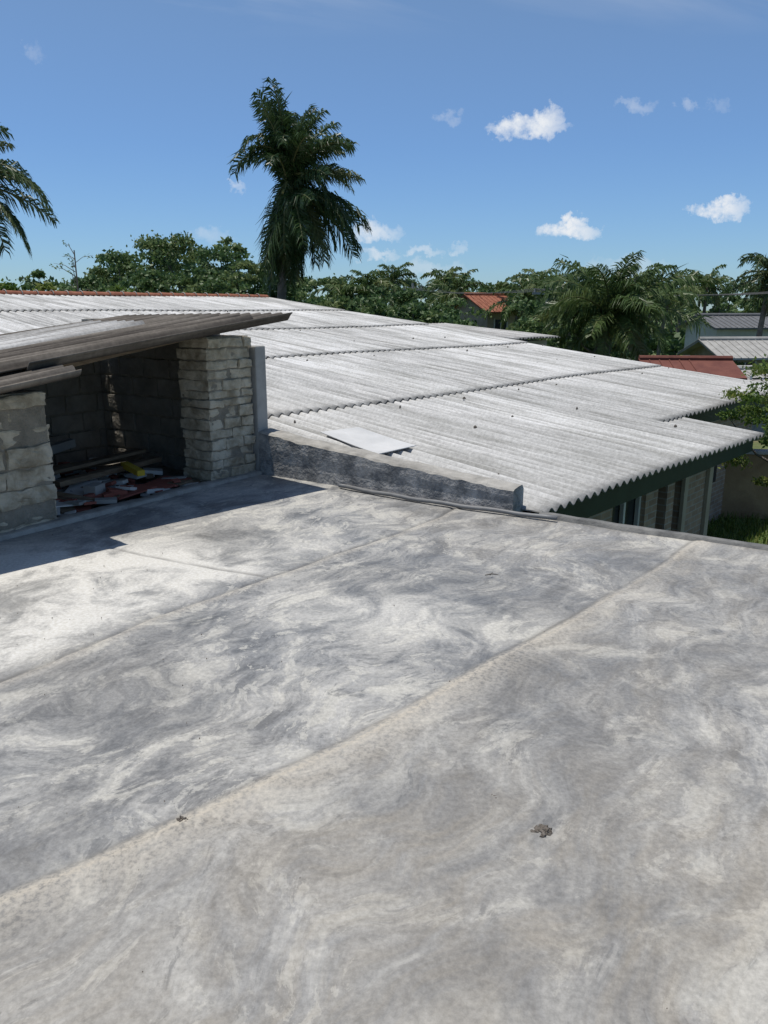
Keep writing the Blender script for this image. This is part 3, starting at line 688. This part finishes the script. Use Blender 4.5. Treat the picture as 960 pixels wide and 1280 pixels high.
# ---------------------------------------------------------------- neighbouring things
mb=MB(); bw=np.array([5.6,14.6,0]); ax=np.array([.985,-.17,0]); ay=np.array([.17,.985,0])
mb.box(bw,ax,ay,Z,(0,9),(0,.18),(G,G+1.25),0); mb.box(bw,ax,ay,Z,(-.0,9),(-.04,.22),(G+1.253,G+1.32),1)
for i in range(4): mb.box(bw,ax,ay,Z,(.02+2.6*i,.30+2.6*i),(-.07,-.003),(G,G+1.25),0)
mb.build('boundary_wall',[M_tanwall,M_plaster],bevel=.01)
def small_house(name,x,y,w,d,h,rh,ang,mw,mr,gz=G):
    par=empty(name); ax=np.array([math.cos(ang),math.sin(ang),0]); ay=np.array([-math.sin(ang),math.cos(ang),0]); o=np.array([x,y,gz])
    mb=MB(); mb.box(o,ax,ay,Z,(-w/2,w/2),(-d/2,d/2),(0,h),0)
    V=[o+ax*sx*w/2+ay*sy*d/2+Z*h for sx in (-1,1) for sy in (-1,1)]+[o-ax*w/2+Z*(h+rh*.93),o+ax*w/2+Z*(h+rh*.93)]
    mb.add(V,[[0,1,4,4],[2,3,5,5]],0); mb.build('walls',[mw],par)
    mb=MB(); e=.4
    for sy in (-1,1):
        sl=rh/(d/2); a=o+ay*sy*(d/2+e)+Z*(h-sl*e); r=o+Z*(h+rh)
        V=[a-ax*(w/2+e),a+ax*(w/2+e),r+ax*(w/2+e),r-ax*(w/2+e)]; V+=[v-Z*.08 for v in V]
        mb.add(V,[[0,1,2,3],[4,7,6,5],[0,4,5,1],[1,5,6,2],[3,2,6,7],[0,3,7,4]],0)
        for i in range(int(w/.3)):
            p=a-ax*(w/2+e)+ax*.3*i+Z*.012; q=r-ax*(w/2+e)+ax*.3*i+Z*.012; mb.tube([p,q],.02,5,0)
    mb.tube([o-ax*(w/2+e)+Z*(h+rh+.03),o+ax*(w/2+e)+Z*(h+rh+.03)],.09,8,0)
    mb.build('gable_roof',[mr],par)
    mb=MB()
    for i in range(max(1,int(w/2))):
        for z1 in ((.9,) if h<3.5 else (.9,h-1.5)):
            a=-w/2+.5+1.8*i; mb.box(o,ax,ay,Z,(a,a+.8),(-d/2-.02,-d/2-.004),(z1,z1+.9),0); mb.box(o,ax,ay,Z,(a-.07,a),(-d/2-.04,-d/2-.004),(z1-.07,z1+.97),1); mb.box(o,ax,ay,Z,(a+.8,a+.87),(-d/2-.04,-d/2-.004),(z1-.07,z1+.97),1); mb.box(o,ax,ay,Z,(a+.375,a+.425),(-d/2-.035,-d/2-.021),(z1,z1+.9),1)
    mb.build('windows',[M_glass,M_white],par)
small_house('tiled_house',6.0,46,2.6,3.4,3.9,.75,.5,M_cream,M_tile)
small_house('red_roof_shed',9.35,24.5,2.0,2.2,2.05,.32,-.1,M_redroof,M_redroof)
small_house('grey_roof_house',14.9,33,3.0,2.8,2.15,.5,.1,M_cream,M_plaster)
small_house('white_house',17.9,41,3.4,3,3.1,.45,.15,M_white,M_pipe)
small_house('small_shed',11.7,25.5,1.8,1.8,1.75,.25,.2,M_plaster,M_plaster)
nb=empty('neighbour_corrugated_house')
corr('roof_sheets',8.0,12.0,12.2,14.4,nb,M_whitesheet,lambda Q,S:.80+.09*(Q-8.0),HF)
mb=MB(); mb.box(A0,-G1,G2,Z,(8.3,11.8),(12.4,14.2),(G,.74),0); mb.build('walls',[M_cream],nb)
def pole(name,x,y,h):
    par=empty(name); mb=MB(); mb.tube([np.array([x,y,G]),np.array([x,y,G+h])],[.11,.08],8); mb.box(np.array([x,y,G+h-.5]),np.array([1,0,0]),np.array([0,1,0]),Z,(-.7,.7),(-.16,-.10),(0,.1)); 
    for k in (-.6,0,.6): mb.tube([np.array([x+k,y-.13,G+h-.4]),np.array([x+k,y-.13,G+h-.25])],[.04,.03],6)
    mb.build('post_and_crossarm',[M_plaster],par)
pole('utility_pole',7.3,36,5.0); pole('utility_pole',18.6,33,5.0); pole('utility_pole',2,56,5.6)
mb=MB()
for k in (-.6,0,.6):
    for (a,b_) in (((7.3,36,G+4.75),(18.6,33,G+4.75)),((2,56,G+5.35),(7.3,36,G+4.75)),((18.6,33,G+4.75),(30,30,G+4.8))):
        a=np.array(a);b_=np.array(b_); mb.tube([a*(1-t)+b_*t+np.array([k,-.13,-.9*4*t*(1-t)*.35]) for t in np.linspace(0,1,12)],.012,4)
mb.build('overhead_wires',[M_pipe])
# ---------------------------------------------------------------- sun, sky, camera
sdir=Vector((-.29,.06,1.535)).normalized()
sl=bpy.data.lights.new('sun','SUN'); sl.energy=4.2; sl.angle=math.radians(.53); sl.color=(1,.955,.88)
so=link(bpy.data.objects.new('sun',sl)); so.rotation_euler=sdir.to_track_quat('Z','Y').to_euler(); so.location=(-5,3,25)
w=bpy.data.worlds.new('World'); scene.world=w; w.use_nodes=True; nt=w.node_tree; q=NT(nt)
try:
    w.cycles.sampling_method='MANUAL'; w.cycles.sample_map_resolution=256
except Exception: pass
sky=q.n('ShaderNodeTexSky',sky_type='NISHITA'); sky.sun_disc=False; sky.sun_elevation=math.asin(sdir.z); sky.sun_rotation=math.atan2(sdir.x,sdir.y)
sky.air_density=1.0; sky.dust_density=.2; sky.ozone_density=1.5; sky.altitude=0
tc=q.n('ShaderNodeTexCoord'); sx=q.n('ShaderNodeSeparateXYZ'); q.L(tc.outputs['Generated'],sx.inputs[0])
yy=q.math('MAXIMUM',sx.outputs[1],.05); az=q.math('DIVIDE',sx.outputs[0],yy); el=q.math('DIVIDE',sx.outputs[2],yy)
cb=q.n('ShaderNodeCombineXYZ'); q.L(az,cb.inputs[0]); q.L(el,cb.inputs[1])
nv=cb.outputs[0]
n1=q.noise(nv,34,5,.66,0,True); n2=q.noise(q.map(nv,(1,1,1),(0,0,0),(5,5,0)),34,5,.66,0,True)
azw=q.math('ADD',az,q.math('MULTIPLY',q.math('SUBTRACT',n1,.5),.06)); elw=q.math('ADD',el,q.math('MULTIPLY',q.math('SUBTRACT',n2,.5),.04))
clouds=[(.171,.207,.048,.012,1.),(.190,.217,.020,.015,1.),(.228,.092,.038,.010,1.),(.233,.102,.014,.010,1.),(.4077,.115,.036,.010,1.),(.412,.124,.014,.008,1.),
(-.0146,.088,.034,.011,.75),(-.010,.064,.024,.006,.6),(.045,.067,.026,.006,.5),(.088,.071,.014,.005,.4),(-.1825,.1408,.010,.008,.5),(.080,.216,.016,.006,.22),
(.298,.230,.024,.008,.28),(.354,.231,.012,.008,.30),(.39,.231,.012,.007,.16),(-.405,.287,.010,.008,.16),(-.21,.085,.03,.010,.25),(.06,.045,.05,.010,.3),(.30,.05,.05,.012,.3)]
tot=None
for cx,cy,cw,ch,st in clouds:
    dx=q.math('MULTIPLY_ADD',azw,1/cw,-cx/cw); dy=q.math('MULTIPLY_ADD',elw,1/ch,-cy/ch)
    r=q.math('MULTIPLY_ADD',dx,dx,q.math('MULTIPLY',dy,dy)); v=q.math('MULTIPLY_ADD',r,-.85*st,1.06*st,clamp=True)
    if st<1: v=q.math('MINIMUM',v,st)
    tot=v if tot is None else q.math('MAXIMUM',tot,v)
tot=q.math('MULTIPLY',tot,q.ramp(n1,[(.25,.40),(.6,1.0)]))
ci=q.noise(q.map(nv,(1.2,7,1),(0,0,.12)),2.2,5,.6,.3,True)
cim=q.math('MULTIPLY',q.ramp(ci,[(.5,0.0),(.8,1.0)]),q.ramp(el,[(.30,0.0),(.42,.40)]))
tot=q.math('MAXIMUM',tot,cim)
tot=q.math('MULTIPLY',tot,q.math('GREATER_THAN',sx.outputs[1],.1))
skc=q.mix(1.0,sky.outputs[0],q.ramp(sx.outputs[2],[(0.0,(.48,.70,1.02)),(.18,(.60,.78,1.03)),(.36,(.84,.93,1.0)),(.8,(1,1,1.0))]),'MULTIPLY')
bg=nt.nodes['Background']; bg.inputs['Strength'].default_value=.11
cc=q.mix(tot,skc,(7.4,7.7,8.1)); q.L(cc,bg.inputs['Color'])
cam=bpy.data.cameras.new('camera'); cam.sensor_fit='VERTICAL'; cam.sensor_height=36; cam.lens=36*970/1280; cam.clip_end=5000; cam.clip_start=.05
co=link(bpy.data.objects.new('camera',cam)); co.location=(0,0,1.6); co.rotation_euler=(math.radians(90-14.7),0,0); scene.camera=co
scene.view_settings.view_transform='Standard'; scene.view_settings.look='None'; scene.view_settings.exposure=0
